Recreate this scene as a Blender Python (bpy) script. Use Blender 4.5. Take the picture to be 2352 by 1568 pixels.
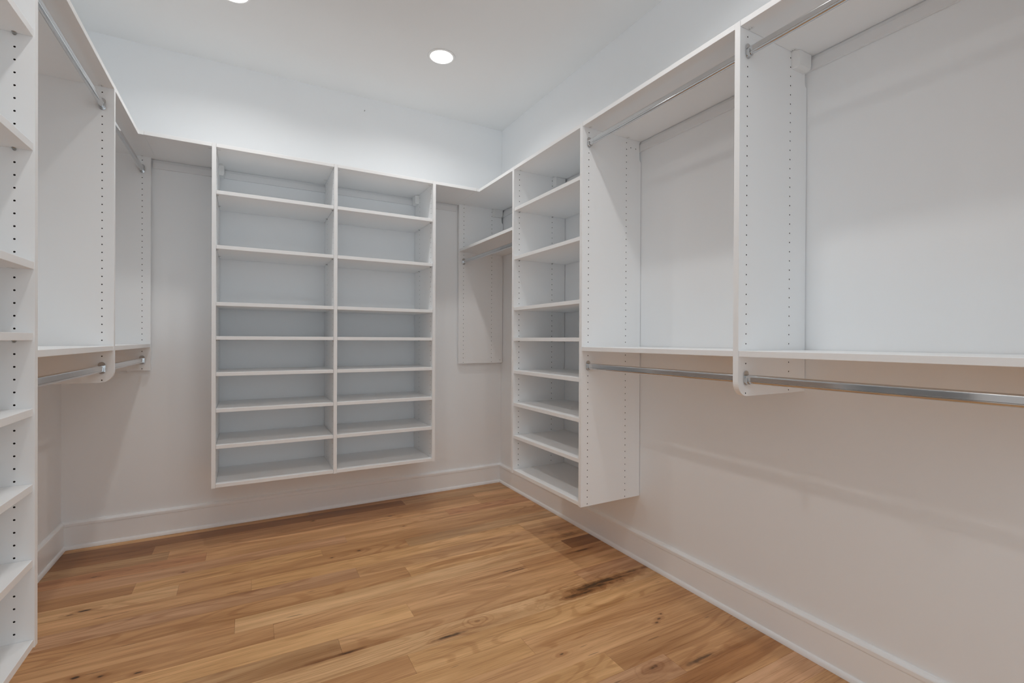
import bpy, bmesh, math, random
from mathutils import Vector, Matrix
from mathutils.geometry import delaunay_2d_cdt

random.seed(7)
for _o in list(bpy.data.objects):
    bpy.data.objects.remove(_o)
SC = bpy.context.scene
COL = SC.collection

# ------------------------------------------------------------------ camera
CAM_LOC = Vector((-1.7465, -3.3345, 1.1144))
YAW, PITCH, ROLL, FPX = math.radians(28.9639), math.radians(-0.2039), math.radians(0.2601), 1096.98
_F = Vector((math.sin(YAW) * math.cos(PITCH), math.cos(YAW) * math.cos(PITCH), math.sin(PITCH)))
_R = Vector((math.cos(YAW), -math.sin(YAW), 0))
_U = _R.cross(_F)
_R2 = _R * math.cos(ROLL) + _U * math.sin(ROLL)
_U2 = _U * math.cos(ROLL) - _R * math.sin(ROLL)
cam_data = bpy.data.cameras.new('camera')
cam_data.sensor_fit = 'HORIZONTAL'
cam_data.sensor_width = 36.0
cam_data.lens = FPX * 36.0 / 2352.0
cam_data.clip_start = 0.02
cam = bpy.data.objects.new('camera', cam_data)
COL.objects.link(cam)
m = Matrix.Identity(4)
for r in range(3):
    m[r][0], m[r][1], m[r][2], m[r][3] = _R2[r], _U2[r], -_F[r], CAM_LOC[r]
cam.matrix_world = m
SC.camera = cam

# ------------------------------------------------------------------ light and exposure
SC.view_settings.view_transform = 'Standard'
SC.view_settings.look = 'None'
SC.view_settings.gamma = 1.0
SC.view_settings.use_curve_mapping = False
SC.view_settings.exposure = -0.04
world = bpy.data.worlds.new('world')
SC.world = world
world.use_nodes = True
world.node_tree.nodes['Background'].inputs[0].default_value = (0.97, 1.05, 1.11, 1)
world.node_tree.nodes['Background'].inputs[1].default_value = 1.0  # even cool background, added as soft fill from behind the camera
LAMP_STRENGTH = 6.0      # glow of the lens itself
LAMP_POWER = 3.65        # watts of each downlight
LAMP_SPREAD = 150.0      # beam of each downlight, degrees
LAMP_COLOR = (1.015, 1.0, 0.98)
SC.cycles.max_bounces = 9
SC.cycles.diffuse_bounces = 8
SC.cycles.glossy_bounces = 6
SC.cycles.caustics_reflective = False
SC.cycles.caustics_refractive = False
SC.cycles.use_denoising = True
SC.cycles.use_adaptive_sampling = True
SC.cycles.adaptive_threshold = 0.08
SC.cycles.adaptive_min_samples = 24
SC.cycles.sample_clamp_indirect = 4.0

# ------------------------------------------------------------------ measures (metres)
XL = -2.6014            # left wall; the right wall is x = 0, the back wall y = 0
YF = -4.90              # open front: wall left out to let the added world fill light in
H = 2.7535              # ceiling
T = 0.019               # board thickness
ZT = 2.0969             # first hole of the 32 mm hole rows
DR, DB, DL = 0.3715, 0.3847, 0.3816   # depth of the right, back and left runs
HOLE_F, HOLE_B = 0.038, 0.2722        # hole rows, from the front edge
ZTOP = ZT + 0.0410      # top of all panels
ZLOW = 0.3258           # underside of the tall panels
ZSHORT = ZT - 0.032 * 36 - 0.0098     # underside of the short panels


def zk(k):
    return ZT - 0.032 * k


# ------------------------------------------------------------------ materials
def new_mat(name):
    mt = bpy.data.materials.new(name)
    mt.use_nodes = True
    nt = mt.node_tree
    return mt, nt, nt.nodes['Principled BSDF'], nt.nodes, nt.links


def paint(name, col, rough, bump=0.0, scale=220.0, mottling=0.012, spec=0.5):
    """painted or laminated surface: a faint mottling and orange peel"""
    mt, nt, b, N, L = new_mat(name)
    geo = N.new('ShaderNodeNewGeometry')
    n1 = N.new('ShaderNodeTexNoise')
    n1.inputs['Scale'].default_value = 3.0
    n1.inputs['Detail'].default_value = 3.0
    L.new(geo.outputs['Position'], n1.inputs['Vector'])
    mx = N.new('ShaderNodeMix')
    mx.data_type = 'RGBA'
    mx.inputs[6].default_value = (*[c * (1 - mottling) for c in col], 1)
    mx.inputs[7].default_value = (*[min(1, c * (1 + mottling)) for c in col], 1)
    L.new(n1.outputs['Fac'], mx.inputs[0])
    L.new(mx.outputs[2], b.inputs['Base Color'])
    b.inputs['Roughness'].default_value = rough
    b.inputs['Specular IOR Level'].default_value = spec
    if bump > 0:
        n2 = N.new('ShaderNodeTexNoise')
        n2.inputs['Scale'].default_value = scale
        n2.inputs['Detail'].default_value = 2.0
        L.new(geo.outputs['Position'], n2.inputs['Vector'])
        bp = N.new('ShaderNodeBump')
        bp.inputs['Strength'].default_value = bump
        bp.inputs['Distance'].default_value = 0.001
        L.new(n2.outputs['Fac'], bp.inputs['Height'])
        L.new(bp.outputs['Normal'], b.inputs['Normal'])
    return mt


M_WALL = paint('wall_paint', (0.897, 0.918, 0.935), 0.75, bump=0.06, spec=0.25)
M_CEIL = paint('ceiling_paint', (0.835, 0.850, 0.855), 0.85, bump=0.05, spec=0.2)
M_TRIM = paint('trim_paint', (0.935, 0.952, 0.965), 0.30)
M_BOARD = paint('white_melamine', (0.907, 0.920, 0.929), 0.42, spec=0.35)
M_PLASTIC = paint('white_plastic', (0.85, 0.86, 0.86), 0.35)
M_RAIL = paint('rail_enamel', (0.82, 0.83, 0.84), 0.35)
M_CORE = paint('raw_hole', (0.045, 0.038, 0.032), 0.9)
M_SUB = paint('subfloor', (0.10, 0.06, 0.035), 0.9)


def metal(name, col, rough):
    mt, nt, b, N, L = new_mat(name)
    b.inputs['Metallic'].default_value = 1.0
    geo = N.new('ShaderNodeNewGeometry')
    n = N.new('ShaderNodeTexNoise')
    n.inputs['Scale'].default_value = 40.0
    L.new(geo.outputs['Position'], n.inputs['Vector'])
    mr = N.new('ShaderNodeMapRange')
    mr.inputs[3].default_value = rough * 0.85
    mr.inputs[4].default_value = rough * 1.15
    L.new(n.outputs['Fac'], mr.inputs[0])
    L.new(mr.outputs[0], b.inputs['Roughness'])
    b.inputs['Base Color'].default_value = (*col, 1)
    return mt


M_CHROME = metal("chrome", (0.66, 0.67, 0.68), 0.11)
M_NICKEL = metal('nickel', (0.42, 0.42, 0.41), 0.30)

M_GLOW, _nt, _b, _N, _L = new_mat('lamp_diffuser')
_b.inputs['Base Color'].default_value = (0.9, 0.9, 0.9, 1)
_b.inputs['Emission Color'].default_value = (*LAMP_COLOR, 1)
_b.inputs['Emission Strength'].default_value = LAMP_STRENGTH


def wood_material():
    """oak / hickory strip floor; each plank has its own tint (object colour) and its own piece of grain"""
    mt, nt, b, N, L = new_mat('natural_hardwood')

    def math_(op, a, c=None, clamp=False):
        n = N.new('ShaderNodeMath')
        n.operation = op
        n.use_clamp = clamp
        for i, v in enumerate((a, c)):
            if v is None:
                continue
            if isinstance(v, (int, float)):
                n.inputs[i].default_value = v
            else:
                L.new(v, n.inputs[i])
        return n.outputs[0]

    def mix(fac, a, c, mode='MIX'):
        n = N.new('ShaderNodeMix')
        n.data_type = 'RGBA'
        n.blend_type = mode
        for i, v in ((0, fac), (6, a), (7, c)):
            if isinstance(v, (int, float)):
                n.inputs[i].default_value = v
            elif isinstance(v, tuple):
                n.inputs[i].default_value = (*v, 1)
            else:
                L.new(v, n.inputs[i])
        return n.outputs[2]

    def ramp(v, lo, hi, smooth=True):
        n = N.new('ShaderNodeMapRange')
        n.interpolation_type = 'SMOOTHSTEP' if smooth else 'LINEAR'
        n.inputs[1].default_value = lo
        n.inputs[2].default_value = hi
        L.new(v, n.inputs[0])
        return n.outputs[0]

    def noise(vec, scale, detail=3.0, rough=0.5, dist=0.0):
        n = N.new('ShaderNodeTexNoise')
        n.inputs['Scale'].default_value = scale
        n.inputs['Detail'].default_value = detail
        n.inputs['Roughness'].default_value = rough
        n.inputs['Distortion'].default_value = dist
        L.new(vec, n.inputs['Vector'])
        return n.outputs['Fac']

    geo = N.new('ShaderNodeNewGeometry')
    oi = N.new('ShaderNodeObjectInfo')
    off = N.new('ShaderNodeCombineXYZ')
    L.new(math_('MULTIPLY', oi.outputs['Random'], 71.3), off.inputs[0])
    L.new(math_('MULTIPLY', oi.outputs['Random'], 39.1), off.inputs[1])
    L.new(math_('MULTIPLY', oi.outputs['Random'], 17.7), off.inputs[2])
    add = N.new('ShaderNodeVectorMath')
    add.operation = 'ADD'
    L.new(geo.outputs['Position'], add.inputs[0])
    L.new(off.outputs[0], add.inputs[1])
    P = add.outputs[0]

    def scaled(sx, sy):
        n = N.new('ShaderNodeVectorMath')
        n.operation = 'MULTIPLY'
        L.new(P, n.inputs[0])
        n.inputs[1].default_value = (sx, sy, 1.0)
        return n.outputs[0]

    base = oi.outputs['Color']
    # broad streaks along the plank
    streak = noise(scaled(0.9, 11.0), 1.6, 5.0, 0.55, 0.6)
    c = mix(ramp(streak, 0.30, 0.72), mix(1.0, base, (0.78, 0.71, 0.63), 'MULTIPLY'),
            mix(1.0, base, (1.14, 1.16, 1.20), 'MULTIPLY'))
    # cathedral figure: contour lines of a slow field give loops and long chevrons
    field = noise(scaled(1.1, 6.5), 1.0, 1.2, 0.4, 0.25)
    sep = N.new('ShaderNodeSeparateXYZ')
    L.new(P, sep.inputs[0])
    rings = math_('SINE', math_('ADD', math_('MULTIPLY', field, 95.0), math_('MULTIPLY', sep.outputs[1], 40.0)))
    ring_mask = ramp(noise(scaled(0.6, 3.0), 1.3, 1.0), 0.40, 0.60)
    ring_d = math_('MULTIPLY', ramp(rings, 0.25, 1.0), math_('MULTIPLY', ring_mask, 0.42))
    c = mix(ring_d, c, mix(1.0, c, (0.62, 0.48, 0.36), 'MULTIPLY'))
    # brown heartwood patches
    heart = math_('MULTIPLY', ramp(noise(scaled(0.8, 7.0), 1.1, 2.5, 0.5, 0.5), 0.60, 0.72), 0.42)
    c = mix(heart, c, mix(1.0, c, (0.66, 0.52, 0.40), 'MULTIPLY'))
    # fine pores
    pores = noise(scaled(3.0, 150.0), 1.7, 3.0, 0.6)
    c = mix(math_('MULTIPLY', ramp(pores, 0.50, 0.70), 0.55), c, mix(1.0, c, (0.55, 0.42, 0.31), 'MULTIPLY'))
    # small dark flecks
    fl = noise(scaled(7.0, 60.0), 1.1, 1.0)
    c = mix(math_('MULTIPLY', ramp(fl, 0.755, 0.80), 0.55), c, (0.10, 0.055, 0.03))

    # knots and mineral streaks: (x, y, half length, half width, strength, ring strength)
    warp = noise(geo.outputs['Position'], 22.0, 2.0)
    warp2 = noise(geo.outputs['Position'], 9.0, 2.0)
    sp = N.new('ShaderNodeSeparateXYZ')
    L.new(geo.outputs['Position'], sp.inputs[0])
    KN = [(-2.321, -0.787, .030, .010, .95, .5), (-2.37, -0.80, .018, .006, .8, 0), (-2.372, -0.449, .035, .009, .7, .4),
          (-2.013, -0.587, .014, .007, .9, .3), (-2.238, -1.276, .016, .008, .95, .1), (-2.17, -1.307, .016, .009, .95, .1),
          (-2.064, -1.344, .018, .007, .95, .1), (-0.30, -1.95, .018, .008, .8, .2), (-0.33, -1.965, .012, .006, .8, 0),
          (-0.27, -1.93, .009, .006, .9, 0), (-0.767, -1.942, .016, .008, .9, .3), (-0.536, -2.15, .030, .014, .75, .6),
          (-1.23, -0.747, .013, .008, .9, .2), (-1.367, -0.765, .011, .006, .9, 0), (-0.638, -1.316, .060, .004, .85, 0),
          (-0.60, -1.330, .045, .004, .8, 0), (-2.231, -0.881, .05, .004, .6, 0), (-1.396, -0.19, .012, .007, .8, .2),
          (-0.961, -0.334, .02, .007, .7, .2), (-0.93, -0.534, .014, .006, .8, .2), (-0.353, -2.196, .07, .010, .75, .3),
          (-1.467, -1.571, .10, .006, .80, .3), (-1.074, -1.655, .06, .008, .85, .5), (-0.944, -1.618, .022, .013, .35, .9),
          (-0.32, -1.618, .18, .024, .95, .4), (-0.43, -1.645, .10, .014, .95, .9), (-0.16, -1.60, .14, .009, .9, 0),
          (-0.14, -1.10, .10, .018, .6, 0), (-0.21, -1.30, .10, .006, .75, 0)]
    wisp = noise(scaled(5.0, 55.0), 1.2, 3.0, 0.6, 0.8)
    kn_total, ring_total, halo_total = None, None, None
    for (x, y, rx, ry, s, rs) in KN:
        dx = math_('DIVIDE', math_('SUBTRACT', sp.outputs[0], x), rx)
        dy = math_('DIVIDE', math_('SUBTRACT', sp.outputs[1], y), ry)
        d = math_('SQRT', math_('ADD', math_('MULTIPLY', dx, dx), math_('MULTIPLY', dy, dy)))
        d = math_('ADD', d, math_('MULTIPLY', math_('SUBTRACT', warp, 0.5), 2.0))
        if rx >= 0.05:      # long mineral streaks break up into wisps
            k = math_('MULTIPLY', math_('MULTIPLY', ramp(d, 1.35, 0.25), ramp(wisp, 0.36, 0.54)), s)
        else:
            k = math_('MULTIPLY', ramp(d, 0.85, 0.25), s)
        kn_total = k if kn_total is None else math_('MAXIMUM', kn_total, k)
        h = math_('MULTIPLY', ramp(d, 2.3, 0.6), (0.9 if rx >= 0.08 else 0.55) * s)
        halo_total = h if halo_total is None else math_('MAXIMUM', halo_total, h)
        if rs > 0:
            dr = math_('ADD', d, math_('MULTIPLY', math_('SUBTRACT', warp2, 0.5), 2.0))
            rg = math_('MULTIPLY', math_('MULTIPLY', ramp(math_('SINE', math_('MULTIPLY', dr, 5.0)), 0.0, 0.9),
                                         ramp(dr, 4.6, 1.2)), rs * 0.55)
            ring_total = rg if ring_total is None else math_('MAXIMUM', ring_total, rg)
    # broad brown heartwood figures that single boards show
    for (x, y, rx, ry, s) in ((-0.72, -1.085, .30, .030, .75), (-0.22, -2.255, .34, .045, .70), (-0.95, -1.625, .22, .030, .45), (-0.50, -1.20, .22, .018, .5)):
        dx = math_('DIVIDE', math_('SUBTRACT', sp.outputs[0], x), rx)
        dy = math_('DIVIDE', math_('SUBTRACT', sp.outputs[1], y), ry)
        d = math_('SQRT', math_('ADD', math_('MULTIPLY', dx, dx), math_('MULTIPLY', dy, dy)))
        d = math_('ADD', d, math_('MULTIPLY', math_('SUBTRACT', streak, 0.5), 1.6))
        c = mix(math_('MULTIPLY', ramp(d, 1.15, 0.80), s), c, mix(1.0, c, (0.66, 0.52, 0.38), 'MULTIPLY'))
    c = mix(halo_total, c, mix(1.0, c, (0.52, 0.36, 0.23), 'MULTIPLY'))
    c = mix(ring_total, c, mix(1.0, c, (0.58, 0.42, 0.28), 'MULTIPLY'))
    c = mix(kn_total, c, (0.050, 0.026, 0.013))
    L.new(c, b.inputs['Base Color'])
    rr = N.new('ShaderNodeMapRange')
    rr.inputs[3].default_value = 0.34
    rr.inputs[4].default_value = 0.46
    L.new(streak, rr.inputs[0])
    L.new(rr.outputs[0], b.inputs['Roughness'])
    b.inputs['Specular IOR Level'].default_value = 0.40
    bp = N.new('ShaderNodeBump')
    bp.inputs['Strength'].default_value = 0.08
    bp.inputs['Distance'].default_value = 0.0006
    L.new(pores, bp.inputs['Height'])
    L.new(bp.outputs['Normal'], b.inputs['Normal'])
    return mt


M_WOOD = wood_material()

# ------------------------------------------------------------------ object helpers
ORG = {}


def link(o):
    COL.objects.link(o)
    return o


def thing(name, label, cat, loc, group=None):
    o = bpy.data.objects.new(name, None)
    o.empty_display_size = 0.05
    o.location = loc
    link(o)
    o['label'] = label
    o['category'] = cat
    if group:
        o['group'] = group
    ORG[o.name] = Vector(loc)
    return o


def obj(name, bm, mats, parent=None, loc=None, smooth=False):
    """link a bmesh built in world coordinates as one object; its origin is the parent's (or loc)"""
    org = ORG[parent.name] if parent else Vector(loc if loc else (0, 0, 0))
    bmesh.ops.translate(bm, verts=bm.verts, vec=-org)
    me = bpy.data.meshes.new(name)
    bm.to_mesh(me)
    bm.free()
    for mt in (mats if isinstance(mats, (list, tuple)) else [mats]):
        me.materials.append(mt)
    if smooth:
        for p in me.polygons:
            p.use_smooth = True
    o = bpy.data.objects.new(name, me)
    link(o)
    if parent:
        o.parent = parent
    else:
        o.location = org
    ORG[o.name] = org
    return o


def inst(name, me, parent, wloc, rotz=0.0):
    o = bpy.data.objects.new(name, me)
    link(o)
    o.parent = parent
    o.location = Vector(wloc) - ORG[parent.name]
    o.rotation_euler = (0, 0, rotz)
    ORG[o.name] = Vector(wloc)
    return o


def struct(name, bm, mats, label=None):
    o = obj(name, bm, mats)
    o['kind'] = 'structure'
    return o


def box_bm(lo, hi, bevel=0.0, bm=None):
    own = bm is None
    bm = bm or bmesh.new()
    (x0, y0, z0), (x1, y1, z1) = lo, hi
    x0, x1 = min(x0, x1), max(x0, x1)
    y0, y1 = min(y0, y1), max(y0, y1)
    z0, z1 = min(z0, z1), max(z0, z1)
    v = [bm.verts.new(p) for p in ((x0, y0, z0), (x1, y0, z0), (x1, y1, z0), (x0, y1, z0),
                                   (x0, y0, z1), (x1, y0, z1), (x1, y1, z1), (x0, y1, z1))]
    for f in ((3, 2, 1, 0), (4, 5, 6, 7), (0, 1, 5, 4), (1, 2, 6, 5), (2, 3, 7, 6), (3, 0, 4, 7)):
        bm.faces.new([v[i] for i in f])
    if bevel and own:
        bmesh.ops.bevel(bm, geom=list(bm.edges), offset=bevel, segments=1, affect='EDGES', profile=0.5)
    return bm


class Run:
    """a wall the closet hangs on: (d = distance from the wall, s = along the wall, z) -> world"""

    def __init__(self, kind, depth):
        self.kind, self.D = kind, depth

    def p(self, d, s, z):
        if self.kind == 'right':
            return (-d, s, z)
        if self.kind == 'left':
            return (XL + d, s, z)
        return (s, -d, z)

    @property
    def rot(self):      # rotation that turns local +x (out of the wall) into the run's direction
        return {'right': math.pi, 'left': 0.0, 'back': -math.pi / 2}[self.kind]


RIGHT, BACK, LEFT = Run('right', DR), Run('back', DB), Run('left', DL)


def prism(run, outline, s0, s1, bm=None):
    """extrude a (d, z) outline along the wall"""
    own = bm is None
    bm = bm or bmesh.new()
    a = [bm.verts.new(run.p(d, s0, z)) for d, z in outline]
    b = [bm.verts.new(run.p(d, s1, z)) for d, z in outline]
    n = len(outline)
    bm.faces.new(a)
    bm.faces.new(b[::-1])
    for i in range(n):
        j = (i + 1) % n
        bm.faces.new((a[i], b[i], b[j], a[j]))
    if own:
        bmesh.ops.recalc_face_normals(bm, faces=bm.faces)
    return bm


def arc(cx, cz, r, a0, a1, n):
    return [(cx + r * math.cos(math.radians(a0 + (a1 - a0) * i / n)),
             cz + r * math.sin(math.radians(a0 + (a1 - a0) * i / n))) for i in range(n + 1)]


RAIL_NOTCH_LO, RAIL_NOTCH_HI = 2.0212, 2.1178


def panel_outline(D, zlow, rounded):
    d0, dn = 0.0028, 0.0135
    o = [(d0, zlow)]
    if rounded:
        o += arc(D - 0.046, zlow + 0.046, 0.046, -90, 0, 10)
    else:
        o += [(D, zlow)]
    o += [(D, ZTOP), (d0, ZTOP), (d0, RAIL_NOTCH_HI + 0.004)]
    o += [(dn - 0.006, RAIL_NOTCH_HI), (dn, RAIL_NOTCH_HI - 0.008), (dn, RAIL_NOTCH_LO + 0.010), (dn - 0.004, RAIL_NOTCH_LO), (d0, RAIL_NOTCH_LO - 0.006)]
    return o


_TRI = {}
HN = 10
HR = 0.00245


def panel(parent, run, s_near, kmax, zlow, rounded=False, thick=T, sides=(True, True), extra=(), label=None):
    """upright board with drilled hole rows, from s_near to s_near + thick (thick may be negative)"""
    D = run.D
    out = panel_outline(D, zlow, rounded)
    cent = [(D - c, zk(k)) for c in (HOLE_F, HOLE_B) for k in range(0, kmax + 1)]
    cent = [q for q in cent if q[1] > zlow + 0.004] + list(extra)
    key = (D, zlow, rounded, kmax, len(extra))
    if key not in _TRI:
        vs = [Vector(q) for q in out]
        faces = [list(range(len(out)))]
        for (d, z) in cent:
            b0 = len(vs)
            vs += [Vector((d + HR * math.cos(2 * math.pi * i / HN), z + HR * math.sin(2 * math.pi * i / HN))) for i in range(HN)]
            faces.append(list(range(b0, b0 + HN)))
        v2, e2, f2, *_ = delaunay_2d_cdt(vs, [], faces, 1, 1e-7)
        keep = []
        hc = {}
        for (d, z) in cent:
            hc.setdefault((round(d, 1), round(z, 1)), []).append((d, z))
        for f in f2:
            cx = sum(v2[i].x for i in f) / len(f)
            cz = sum(v2[i].y for i in f) / len(f)
            bad = False
            for ox in (-.1, 0, .1):
                for oz in (-.1, 0, .1):
                    for (d, z) in hc.get((round(round(cx, 1) + ox, 1), round(round(cz, 1) + oz, 1)), ()):
                        if (cx - d) ** 2 + (cz - z) ** 2 < (HR * 0.96) ** 2 and \
                           all((v2[i].x - d) ** 2 + (v2[i].y - z) ** 2 < (HR * 1.02) ** 2 for i in f):
                            bad = True
            if not bad:
                keep.append(list(f))
        _TRI[key] = ([(v.x, v.y) for v in v2], keep)
    v2, tris = _TRI[key]
    bm = bmesh.new()
    plain_v2, plain_t = None, None
    s_far = s_near + thick
    sg = 1 if thick > 0 else -1
    for s, into, drilled in ((s_near, sg, sides[0]), (s_far, -sg, sides[1])):
        if drilled:
            vv = [bm.verts.new(run.p(d, s, z)) for d, z in v2]
            for f in tris:
                bm.faces.new([vv[i] for i in f])
            for (d, z) in cent:
                ring = [(d + HR * math.cos(2 * math.pi * i / HN), z + HR * math.sin(2 * math.pi * i / HN)) for i in range(HN)]
                a = [bm.verts.new(run.p(q[0], s, q[1])) for q in ring]
                b = [bm.verts.new(run.p(q[0], s + into * 0.008, q[1])) for q in ring]
                for i in range(HN):
                    j = (i + 1) % HN
                    f = bm.faces.new((a[i], a[j], b[j], b[i]))
                    f.material_index = 1
                f = bm.faces.new(b)
                f.material_index = 1
        else:
            bm.faces.new([bm.verts.new(run.p(d, s, z)) for d, z in out])
    a = [bm.verts.new(run.p(d, s_near, z)) for d, z in out]
    b = [bm.verts.new(run.p(d, s_far, z)) for d, z in out]
    for i in range(len(out)):
        j = (i + 1) % len(out)
        bm.faces.new((a[i], b[i], b[j], a[j]))
    bmesh.ops.remove_doubles(bm, verts=bm.verts, dist=1e-6)
    bmesh.ops.recalc_face_normals(bm, faces=bm.faces)
    o = obj('side_panel', bm, [M_BOARD, M_CORE], parent)
    if label:
        o['label'] = label
    return o


def shelf(parent, run, s0, s1, zb, name='shelf', recess=0.003, gap=0.0006, D=None):
    D = D or run.D
    s0, s1 = min(s0, s1), max(s0, s1)
    return obj(name, box_bm(run.p(0.0040, s0 + gap, zb), run.p(D - recess, s1 - gap, zb + T), bevel=0.0007), M_BOARD, parent)


# shelf pin: a spoon-shaped nickel peg, local +x points from the panel into the bay
def pin_mesh():
    bm = bmesh.new()
    bmesh.ops.create_cone(bm, cap_ends=True, segments=8, radius1=0.0024, radius2=0.0024, depth=0.007,
                          matrix=Matrix.Translation((-0.0032, 0, -0.0001)) @ Matrix.Rotation(math.pi / 2, 4, 'Y'))
    bmesh.ops.create_cone(bm, cap_ends=True, segments=10, radius1=0.0040, radius2=0.0040, depth=0.0012,
                          matrix=Matrix.Translation((0.0012, 0, -0.0002)) @ Matrix.Rotation(math.pi / 2, 4, 'Y'))
    # the spoon under the shelf
    vs = [(0.0016, -0.0040, 0.0016), (0.0075, -0.0042, 0.0016), (0.0105, 0, 0.0016), (0.0075, 0.0042, 0.0016), (0.0016, 0.0040, 0.0016)]
    a = [bm.verts.new(v) for v in vs]
    b = [bm.verts.new((x * 0.9, y * 0.8, -0.0022 if x < 0.006 else 0.0002)) for x, y, z in vs]
    bm.faces.new(a)
    bm.faces.new(b[::-1])
    for i in range(5):
        j = (i + 1) % 5
        bm.faces.new((a[i], b[i], b[j], a[j]))
    bmesh.ops.recalc_face_normals(bm, faces=bm.faces)
    me = bpy.data.meshes.new('shelf_pin')
    bm.to_mesh(me)
    bm.free()
    me.materials.append(M_NICKEL)
    return me


def cam_mesh():
    """round white cam disc with a slotted drive, set in the underside of a fixed shelf (local +x into the bay)"""
    bm = bmesh.new()
    n = 18
    top = [bm.verts.new((0.0105 + 0.0100 * math.cos(2 * math.pi * i / n), 0.0100 * math.sin(2 * math.pi * i / n), 0.0006)) for i in range(n)]
    bot = [bm.verts.new((0.0105 + 0.0096 * math.cos(2 * math.pi * i / n), 0.0096 * math.sin(2 * math.pi * i / n), -0.0006)) for i in range(n)]
    bm.faces.new(top)
    bm.faces.new(bot[::-1])
    for i in range(n):
        j = (i + 1) % n
        bm.faces.new((top[i], bot[i], bot[j], top[j]))
    for (x0, x1, w) in ((0.0030, 0.0075, 0.0022), (0.0105, 0.0150, 0.0016)):
        q = [bm.verts.new(p) for p in ((x0, -w, -0.00075), (x1, -w, -0.00075), (x1, w, -0.00075), (x0, w, -0.00075))]
        f = bm.faces.new(q)
        f.material_index = 1
    bmesh.ops.recalc_face_normals(bm, faces=bm.faces)
    me = bpy.data.meshes.new('cam_lock')
    bm.to_mesh(me)
    bm.free()
    me.materials.append(M_PLASTIC)
    me.materials.append(M_NICKEL)
    return me


PIN, CAM = pin_mesh(), cam_mesh()


def run_dir(run, toward):
    """rotation about z that points local +x along the wall, toward = +1 / -1 in s"""
    v = Vector(run.p(0, toward, 0)) - Vector(run.p(0, 0, 0))
    return math.atan2(v.y, v.x)


def hole_d(run):
    return (run.D - HOLE_F, run.D - HOLE_B)


def adjustable(parent, run, s0, s1, k):
    """a loose shelf on four pins; bottom just above hole k"""
    zb = zk(k) + 0.0026
    sh = shelf(parent, run, s0, s1, zb, recess=0.0035, gap=0.0010)
    for s, tw in ((min(s0, s1), 1), (max(s0, s1), -1)):
        for d in hole_d(run):
            inst('shelf_pin', PIN, sh, run.p(d, s, zk(k) + 0.0006), run_dir(run, tw))
    return sh


def fixed(parent, run, s0, s1, k, name='fixed_shelf', cams=(True, True), recess=0.0015, flush=None):
    zb = zk(k) - 0.0090 - (0.0005)
    if flush is not None:
        zb = flush
    sh = shelf(parent, run, s0, s1, zb, name=name, recess=recess)
    for s, tw, on in ((min(s0, s1), 1, cams[0]), (max(s0, s1), -1, cams[1])):
        if on:
            for d in hole_d(run):
                inst('cam_lock', CAM, sh, run.p(d, s + tw * 0.0012, zb), run_dir(run, tw))
    return sh


ZTOPSHELF = ZTOP - T     # underside of the top shelves


def top_shelf(parent, run, s0, s1, cams=(True, True)):
    return fixed(parent, run, s0, s1, -1, name='top_shelf', cams=cams, recess=0.0002, flush=ZTOPSHELF)


def bracket_cover(parent, run, s, tw):
    """white cap over the suspension bracket, on a panel face at s, standing out toward tw"""
    bm = bmesh.new()

    def ring(z, d0, d1, e, ch):
        return [bm.verts.new(run.p(d, s + tw * q, z)) for d, q in ((d0, 0.0002), (d1, 0.0002), (d1, 0.004), (d1 - ch, e), (d0 + 0.002, e), (d0, e - 0.002))]
    z1 = ZTOPSHELF - 0.0012
    rings = [ring(z1, 0.0155, 0.0970, 0.024, 0.010), ring(2.0800, 0.0155, 0.0968, 0.024, 0.010),
             ring(2.0690, 0.0175, 0.0962, 0.0232, 0.010), ring(2.0625, 0.0230, 0.0950, 0.0200, 0.009), ring(2.0600, 0.0260, 0.0940, 0.0120, 0.006)]
    bm.faces.new(rings[0])
    bm.faces.new(rings[-1][::-1])
    for A, B in zip(rings, rings[1:]):
        for i in range(6):
            j = (i + 1) % 6
            bm.faces.new((A[i], B[i], B[j], A[j]))
    bmesh.ops.recalc_face_normals(bm, faces=bm.faces)
    return obj('bracket_cover', bm, M_PLASTIC, parent)


def stadium(d, z, w, h, n=8):
    """upright stadium outline, w wide and h high, about (d, z)"""
    r = w / 2
    return arc(d, z + h / 2 - r, r, 0, 180, n) + arc(d, z - h / 2 + r, r, 180, 360, n)


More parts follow.
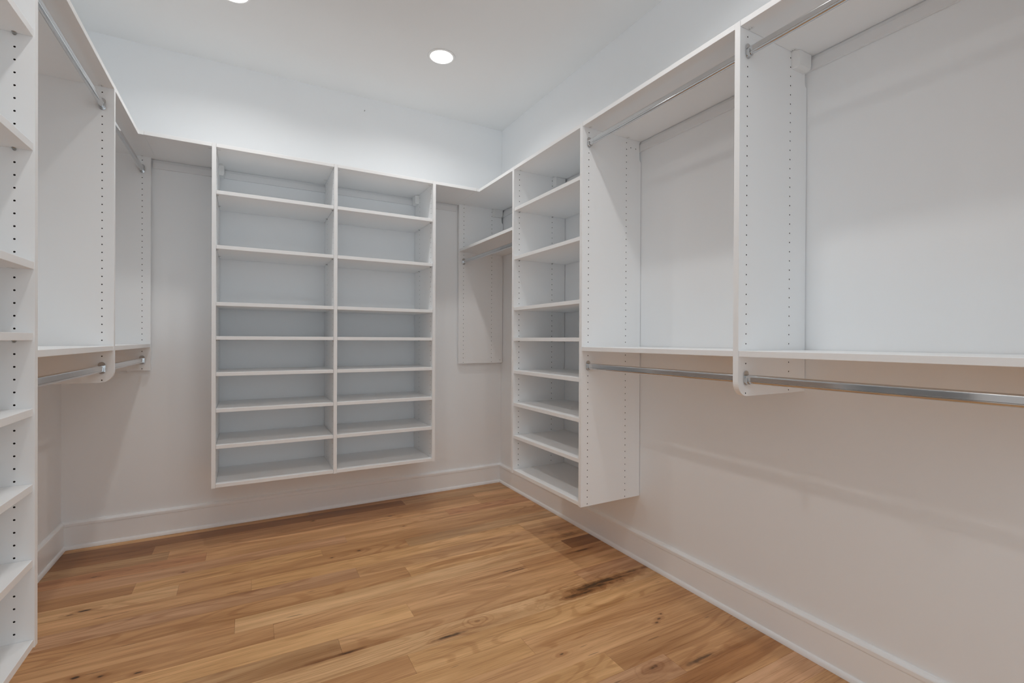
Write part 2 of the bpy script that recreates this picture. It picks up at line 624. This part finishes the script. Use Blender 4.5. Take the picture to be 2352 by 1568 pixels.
def closet_rod(label, run, s0, s1, k, group=None):
    """oval chrome rod in two cup brackets that plug into holes k and k + 1"""
    s0, s1 = min(s0, s1), max(s0, s1)
    d = run.D - HOLE_F
    zc = zk(k) - 0.0150          # centre of the bracket plate
    zr = zk(k) - 0.0178          # centre of the rod
    t = thing('closet_rod', label, 'rod', run.p(d, (s0 + s1) / 2, zr), group)
    # flat-sided oval tube with a fine groove along the lower part of each side
    r_ = 0.0075
    a = arc(d, zr + 0.0145 - r_, r_, 0, 180, 18) + [(d - r_, zr - 0.0050), (d - r_ + 0.0009, zr - 0.0056), (d - r_, zr - 0.0064)]
    a += arc(d, zr - 0.0145 + r_, r_, 180, 360, 18) + [(d + r_, zr - 0.0064), (d + r_ - 0.0009, zr - 0.0056), (d + r_, zr - 0.0050)]
    obj('rod', prism(run, a, s0 + 0.0034, s1 - 0.0034), M_CHROME, t)
    for s, tw in ((s0, 1), (s1, -1)):
        bm = prism(run, stadium(d, zc, 0.0235, 0.0480, 10), s + tw * 0.0003, s + tw * 0.0030)
        # cup: a U wall round the lower half of the rod
        ro, ri = 0.0110, 0.0080
        zb = zr - 0.0145 + 0.0075
        out = [(d + ro, zr + 0.0035)] + [(d + ro, zb)] + arc(d, zb, ro, 0, -180, 10)[1:] + [(d - ro, zr + 0.0035)]
        inn = [(d - ri, zr + 0.0035)] + [(d - ri, zb)] + arc(d, zb, ri, -180, 0, 10)[1:] + [(d + ri, zr + 0.0035)]
        prism(run, out + inn, s + tw * 0.0029, s + tw * 0.0130, bm)
        bmesh.ops.recalc_face_normals(bm, faces=bm.faces)
        obj('rod_bracket', bm, M_CHROME, t)
    return t


# ------------------------------------------------------------------ the room
W = 0.12
struct('wall_back', box_bm((XL - W, 0, -0.05), (W, W, H + 0.05)), M_WALL)
struct('wall_right', box_bm((0, YF, -0.05), (W, -0.0002, H + 0.05)), M_WALL)
struct('wall_left', box_bm((XL - W, YF, -0.05), (XL, -0.0002, H + 0.05)), M_WALL)
struct('ceiling', box_bm((XL - W, YF, H), (W, W, H + 0.1)), M_CEIL)

# floor: strip planks along x, 107 mm wide, each its own board
floor = struct('floor', box_bm((XL, YF, -0.06), (0, 0, -0.018)), M_SUB)
PW, Y0 = 0.1074, 0.0338
# sRGB tones of a few kinds of board, as reflectances
TONE = {'T': (0.480, 0.282, 0.143), 'P': (0.535, 0.338, 0.180), 'M': (0.410, 0.228, 0.108), 'R': (0.440, 0.228, 0.115),
        'D': (0.235, 0.110, 0.045), 'G': (0.400, 0.245, 0.128), 'Y': (0.530, 0.320, 0.155), 'V': (0.440, 0.260, 0.150),
        'B': (0.120, 0.060, 0.030)}
ROWS = {0: ([-1.402], 'YM'), 1: ([-0.813], 'DG'), 2: ([-2.176, -0.33], 'DMT'), 3: ([-2.10, -0.35], 'GTM'), 4: ([-1.93, -0.62], 'RTR'),
        5: ([-1.265], 'VT'), 6: ([-2.187, -1.405], 'MYM'), 7: ([-2.015, -0.98], 'PMG'), 8: ([-1.729, -0.313], 'TYP'),
        9: ([-1.284], 'VT'), 10: ([-1.07], 'MY'), 11: ([-1.788, -0.222], 'TPD'), 12: ([-1.657, -0.55], 'MTM'), 13: ([-1.158], 'YT'),
        14: ([-1.45, -0.372], 'GTV'), 15: ([-1.90], 'TP'), 16: ([-1.25], 'MY'), 17: ([-1.95, -0.85], 'TYT'), 18: ([-1.45], 'YT'),
        19: ([-1.75, -0.63], 'TYM'), 20: ([-1.20, -0.45], 'TVM'), 21: ([-0.9], 'YM')}
_rows = int((-YF + Y0) / PW) + 1
for j in range(_rows):
    ya, yb = Y0 - PW * j, Y0 - PW * (j + 1)
    ya, yb = min(ya, -0.004), max(yb, YF + 0.004)
    if ya - yb < 0.01:
        continue
    if j in ROWS:
        ends, tones = ROWS[j]
    else:
        ends, x = [], XL + random.uniform(0.3, 1.1)
        while x < -0.3:
            ends.append(x)
            x += random.uniform(0.5, 1.3)
        tones = ''.join(random.choice('TTYMPGVR') for _ in range(len(ends) + 1))
    xs = [XL + 0.004] + list(ends) + [-0.004]
    for i in range(len(xs) - 1):
        g = 0.00028
        o = obj('floor_plank', box_bm((xs[i] + g, yb + g, -0.0178), (xs[i + 1] - g, ya - g, random.uniform(-0.00015, 0.0))), M_WOOD, floor)
        c = TONE[tones[i]]
        q = random.uniform(0.95, 1.05) * 1.42
        c = [c[0] * 1.02, c[1] * 1.005, c[2] * 0.955]
        o.color = (c[0] * q, c[1] * q, c[2] * q, 1)


# baseboards: flat board, moulded cap, quarter-round shoe
def baseboard(side, pt, s0, s1, m0, m1):
    """pt(d, s, z) -> world; m0 / m1: mitre factor at each end (s shifts by m * d)"""
    root = None
    profs = (('base_board', [(0.0004, 0.0004), (0.0140, 0.0004), (0.0140, 0.1165), (0.0125, 0.1190), (0.0004, 0.1190)], False),
             ('base_cap', [(0.0004, 0.1194), (0.0150, 0.1194), (0.0172, 0.1212), (0.0176, 0.1240), (0.0176, 0.1345), (0.0160, 0.1375),
                           (0.0105, 0.1400), (0.0070, 0.1418), (0.0050, 0.1450), (0.0004, 0.1458)], True),
             ('shoe_molding', [(0.0144, 0.0004)] + arc(0.0144, 0.0004, 0.0100, 0, 90, 6), True))
    profs = list(profs)
    shoe = [(0.0144, 0.0004)] + [(0.0144 + 0.0100 * math.cos(math.radians(a)), 0.0004 + 0.0200 * math.sin(math.radians(a))) for a in range(0, 91, 15)]
    profs[2] = ('shoe_molding', shoe, True)
    for name, prof, sm in profs:
        bm = bmesh.new()
        a = [bm.verts.new(pt(d, s0 + m0 * d, z)) for d, z in prof]
        b = [bm.verts.new(pt(d, s1 + m1 * d, z)) for d, z in prof]
        n = len(prof)
        bm.faces.new(a)
        bm.faces.new(b[::-1])
        for i in range(n):
            k = (i + 1) % n
            bm.faces.new((a[i], b[i], b[k], a[k]))
        bmesh.ops.recalc_face_normals(bm, faces=bm.faces)
        if root is None:
            root = struct('baseboard_' + side, bm, M_TRIM)
        else:
            obj(name, bm, M_TRIM, root)
    return root


baseboard('back', lambda d, s, z: (s, -d, z), XL, 0.0, 1, -1)
baseboard('right', lambda d, s, z: (-d, s, z), YF, 0.0, 0, -1)
baseboard('left', lambda d, s, z: (XL + d, s, z), YF, 0.0, 0, -1)


# recessed ceiling lights
def downlight(x, y, label):
    t = thing('recessed_light', label, 'ceiling light', (x, y, H), 'recessed ceiling lights')
    bm = bmesh.new()
    n = 40
    prof = [(0.0790, -0.0003), (0.0785, -0.0022), (0.0740, -0.0040), (0.0665, -0.0046), (0.0640, -0.0036), (0.0632, -0.0012), (0.0632, -0.0003)]
    rings = [[bm.verts.new((x + r * math.cos(2 * math.pi * i / n), y + r * math.sin(2 * math.pi * i / n), H + z)) for i in range(n)] for r, z in prof]
    for A, B in zip(rings, rings[1:] + rings[:1]):
        for i in range(n):
            k = (i + 1) % n
            bm.faces.new((A[i], A[k], B[k], B[i]))
    bmesh.ops.recalc_face_normals(bm, faces=bm.faces)
    obj('trim_ring', bm, M_PLASTIC, t, smooth=True)
    bm = bmesh.new()
    prof = [(0.0628, -0.0006), (0.0626, -0.0040), (0.0590, -0.0066), (0.0450, -0.0082), (0.0250, -0.0090)]
    rings = [[bm.verts.new((x + r * math.cos(2 * math.pi * i / n), y + r * math.sin(2 * math.pi * i / n), H + z)) for i in range(n)] for r, z in prof]
    for A, B in zip(rings, rings[1:]):
        for i in range(n):
            k = (i + 1) % n
            bm.faces.new((A[i], A[k], B[k], B[i]))
    bm.faces.new(rings[-1])
    bm.faces.new(rings[0][::-1])
    bmesh.ops.recalc_face_normals(bm, faces=bm.faces)
    obj('diffuser', bm, M_GLOW, t, smooth=True)
    ld = bpy.data.lights.new('downlight_beam', 'AREA')
    ld.shape = 'DISK'
    ld.size = 0.075
    ld.energy = LAMP_POWER
    ld.color = LAMP_COLOR
    ld.spread = math.radians(LAMP_SPREAD)
    lo = bpy.data.objects.new('downlight_beam', ld)
    link(lo)
    lo.parent = t
    lo.location = (0, 0, -0.0095)


downlight(-0.767, -0.706, 'round white recessed ceiling light nearer the right wall, fully in view')
downlight(-1.812, -0.706, 'round white recessed ceiling light nearer the left wall, cut by the top edge')
downlight(-0.767, -2.300, 'round recessed ceiling light overhead in front of the right wall rods')
downlight(-1.812, -2.300, 'round recessed ceiling light overhead in front of the left shelf tower')

# ------------------------------------------------------------------ where the upright boards stand (near face, toward the camera)
P1, P2, P3, P4 = -0.8653, -1.5263, -2.3471, -3.1680
L1, L0, LA = -0.8634, -1.6845, -2.3500
B1, B2, B3 = -1.9122, -1.3055, -0.7012      # left faces
YR0, YL2 = -0.0290, -0.0330                 # near faces of the two end panels on the back wall


# ------------------------------------------------------------------ suspension rails on the walls
def rail(run, s0, s1, label):
    prof = [(0.0006, 2.0690), (0.0108, 2.0690), (0.0112, 2.0700), (0.0112, 2.1030), (0.0100, 2.1050), (0.0052, 2.1056), (0.0052, 2.1166), (0.0006, 2.1166)]
    o = obj('hanging_rail', prism(run, prof, s0, s1), M_RAIL, None, loc=run.p(0.0, (s0 + s1) / 2, 2.069))
    o['label'] = label
    o['category'] = 'rail'
    return o


rail(BACK, XL + DL + 0.006, -DR - 0.014, 'white hanging rail across the back wall under the top shelf')
rail(RIGHT, P4 - 0.10, -0.012, 'white hanging rail along the right wall under the top shelf')

# ------------------------------------------------------------------ right wall
u = thing('corner_hanging_unit', 'short white hanging section in the right corner with one shelf above its rod', 'closet unit', (-DR / 2, -0.43, ZSHORT))
panel(u, RIGHT, YR0, 36, ZSHORT, sides=(True, False), extra=((0.023, 0.9570),))
bracket_cover(u, RIGHT, YR0, -1)
fixed(u, RIGHT, P1 + T, YR0, 10)


def corner_top(parent, run, s_panel, nub, d_cross):
    """top shelf that runs into the corner; where it passes the back run it is a little wider"""
    bm = bmesh.new()
    pts = [(0.004, s_panel + 0.0006), (run.D - 0.0002, s_panel + 0.0006), (run.D - 0.0002, -d_cross + 0.0002), (run.D + nub, -d_cross + 0.0002),
           (run.D + nub, -0.003), (0.004, -0.003)]
    a = [bm.verts.new(run.p(d, s, ZTOPSHELF)) for d, s in pts]
    b = [bm.verts.new(run.p(d, s, ZTOP)) for d, s in pts]
    bm.faces.new(a)
    bm.faces.new(b[::-1])
    for i in range(6):
        k = (i + 1) % 6
        bm.faces.new((a[i], b[i], b[k], a[k]))
    bmesh.ops.recalc_face_normals(bm, faces=bm.faces)
    o = obj('top_shelf', bm, M_BOARD, parent)
    for s, tw in ((s_panel, 1), (-0.029, -1)):
        for d in hole_d(run):
            inst('cam_lock', CAM, o, run.p(d, s + tw * 0.0012, ZTOPSHELF), run_dir(run, tw))
    return o


ts = corner_top(u, RIGHT, P1 + T, 0.0210, DB)
bm = prism(BACK, [(DB - 0.010, ZTOPSHELF - 0.0014), (DB + 0.0012, ZTOPSHELF - 0.0014), (DB + 0.0012, ZTOP + 0.0008), (DB - 0.010, ZTOP + 0.0008)], -DR - 0.0210, -DR - 0.0070)
obj('corner_clip', bm, M_PLASTIC, ts)

u = thing('shelf_tower', 'tall narrow white tower of open shelves on the right wall beside the corner', 'closet unit', (-DR / 2, (P1 + P2) / 2, ZLOW))
panel(u, RIGHT, P1, 55, ZLOW)
panel(u, RIGHT, P2, 55, ZLOW, extra=((0.0711, 2.0774), (0.0376, 2.0774)))
bracket_cover(u, RIGHT, P1, -1)
bracket_cover(u, RIGHT, P2 + T, 1)
a, b = P2 + T, P1
top_shelf(u, RIGHT, a, b)
for k in (7, 16, 31, 37, 43, 49):
    adjustable(u, RIGHT, a, b, k)
fixed(u, RIGHT, a, b, 25)
fixed(u, RIGHT, a, b, 55, name='bottom_shelf', cams=(False, False))

u = thing('hanging_unit', 'double hanging white section beside the right shelf tower with chrome rods', 'closet unit', (-DR / 2, (P2 + P3) / 2, ZSHORT))
panel(u, RIGHT, P3, 36, ZSHORT, rounded=True)
bracket_cover(u, RIGHT, P3, -1)
top_shelf(u, RIGHT, P3 + T, P2)
fixed(u, RIGHT, P3 + T, P2, 32)

u = thing('hanging_unit', 'double hanging white section at the right edge, nearest the viewer', 'closet unit', (-DR / 2, (P3 + P4) / 2, ZSHORT))
panel(u, RIGHT, P4, 36, ZSHORT, rounded=True)
top_shelf(u, RIGHT, P4 + T, P3)
fixed(u, RIGHT, P4 + T, P3, 32)

closet_rod('short chrome rod in the right corner under its single shelf', RIGHT, P1 + T, YR0, 12)
closet_rod('upper chrome rod of the section beside the right shelf tower', RIGHT, P3 + T, P2, 1)
closet_rod('lower chrome rod of the section beside the right shelf tower', RIGHT, P3 + T, P2, 34)
closet_rod('upper chrome rod of the nearest right section, cut by the top edge', RIGHT, P4 + T, P3, 1)
closet_rod('long lower chrome rod reaching the right edge of the picture', RIGHT, P4 + T, P3, 34)

# ------------------------------------------------------------------ back wall
u = thing('shelving_unit', 'wide white two-column unit of open shelves on the back wall', 'closet unit', ((B1 + B3 + T) / 2, -DB / 2, ZLOW))
for x in (B1, B2, B3):
    panel(u, BACK, x, 55, ZLOW)
bracket_cover(u, BACK, B1 + T, 1)
bracket_cover(u, BACK, B3, -1)
for a, b in ((B1 + T, B2), (B2 + T, B3)):
    top_shelf(u, BACK, a, b)
    for k in (7, 16, 31, 37, 43, 49):
        adjustable(u, BACK, a, b, k)
    fixed(u, BACK, a, b, 25)
    fixed(u, BACK, a, b, 55, name='bottom_shelf', cams=(False, False))


def bridge(x0, x1, label, left_cam, right_cam):
    t = thing('bridge_shelf', label, 'shelf', ((x0 + x1) / 2, -DB / 2, ZTOPSHELF))
    o = obj('board', box_bm((x0 + 0.0005, -DB + 0.0002, ZTOPSHELF), (x1 - 0.0005, -0.003, ZTOP), bevel=0.0006), M_BOARD, t)
    for x, tw, on in ((x0, 1, left_cam), (x1, -1, right_cam)):
        if on:
            for d in hole_d(BACK):
                inst('cam_lock', CAM, o, (x + tw * 0.0012, -d, ZTOPSHELF), run_dir(BACK, tw))
    return t


bridge(XL + DL + 0.0220, B1, 'white top shelf bridging the left corner to the back shelving unit', False, True)
bridge(B3 + T, -DR - 0.0210, 'short white top shelf bridging the back shelving unit to the right corner', True, False)

# ------------------------------------------------------------------ left wall
u = thing('corner_hanging_unit', 'white double hanging section in the left corner against the back wall', 'closet unit', (XL + DL / 2, -0.43, ZSHORT))
panel(u, LEFT, YL2, 36, ZSHORT, sides=(True, False))
fixed(u, LEFT, L1 + T, YL2, 32)
corner_top(u, LEFT, L1 + T, 0.0220, DB)

u = thing('hanging_unit', 'white double hanging section on the left wall beside the near tower', 'closet unit', (XL + DL / 2, (L0 + L1) / 2, ZSHORT))
panel(u, LEFT, L1, 36, ZSHORT, rounded=True)
top_shelf(u, LEFT, L0 + T, L1)
fixed(u, LEFT, L0 + T, L1, 32)

u = thing('shelf_tower', 'tall white tower of open shelves cut by the left edge of the picture', 'closet unit', (XL + DL / 2, (L0 + LA) / 2, ZLOW))
panel(u, LEFT, L0, 55, ZLOW)
panel(u, LEFT, LA, 55, ZLOW)
a, b = LA + T, L0
top_shelf(u, LEFT, a, b)
for k in (7, 16, 31, 37, 43, 49):
    adjustable(u, LEFT, a, b, k)
fixed(u, LEFT, a, b, 25)
fixed(u, LEFT, a, b, 55, name='bottom_shelf', cams=(False, False))

closet_rod('upper chrome rod of the left section between the near tower and the rounded panel', LEFT, L0 + T, L1, 1)
closet_rod('lower chrome rod of the left section between the near tower and the rounded panel', LEFT, L0 + T, L1, 34)
closet_rod('upper chrome rod running into the left corner', LEFT, L1 + T, YL2, 1)
closet_rod('lower chrome rod running into the left corner', LEFT, L1 + T, YL2, 34)

# ------------------------------------------------------------------ small marks
bm = bmesh.new()
bmesh.ops.create_cone(bm, cap_ends=True, segments=10, radius1=0.0022, radius2=0.0030, depth=0.010,
                      matrix=Matrix.Translation((-1.0556, -0.0052, 2.6640)) @ Matrix.Rotation(math.radians(84), 4, 'X'))
o = obj('nail', bm, M_NICKEL, None, loc=(-1.0556, 0, 2.664))
o['label'] = 'tiny dark nail in the white back wall above the shelves'
o['category'] = 'nail'
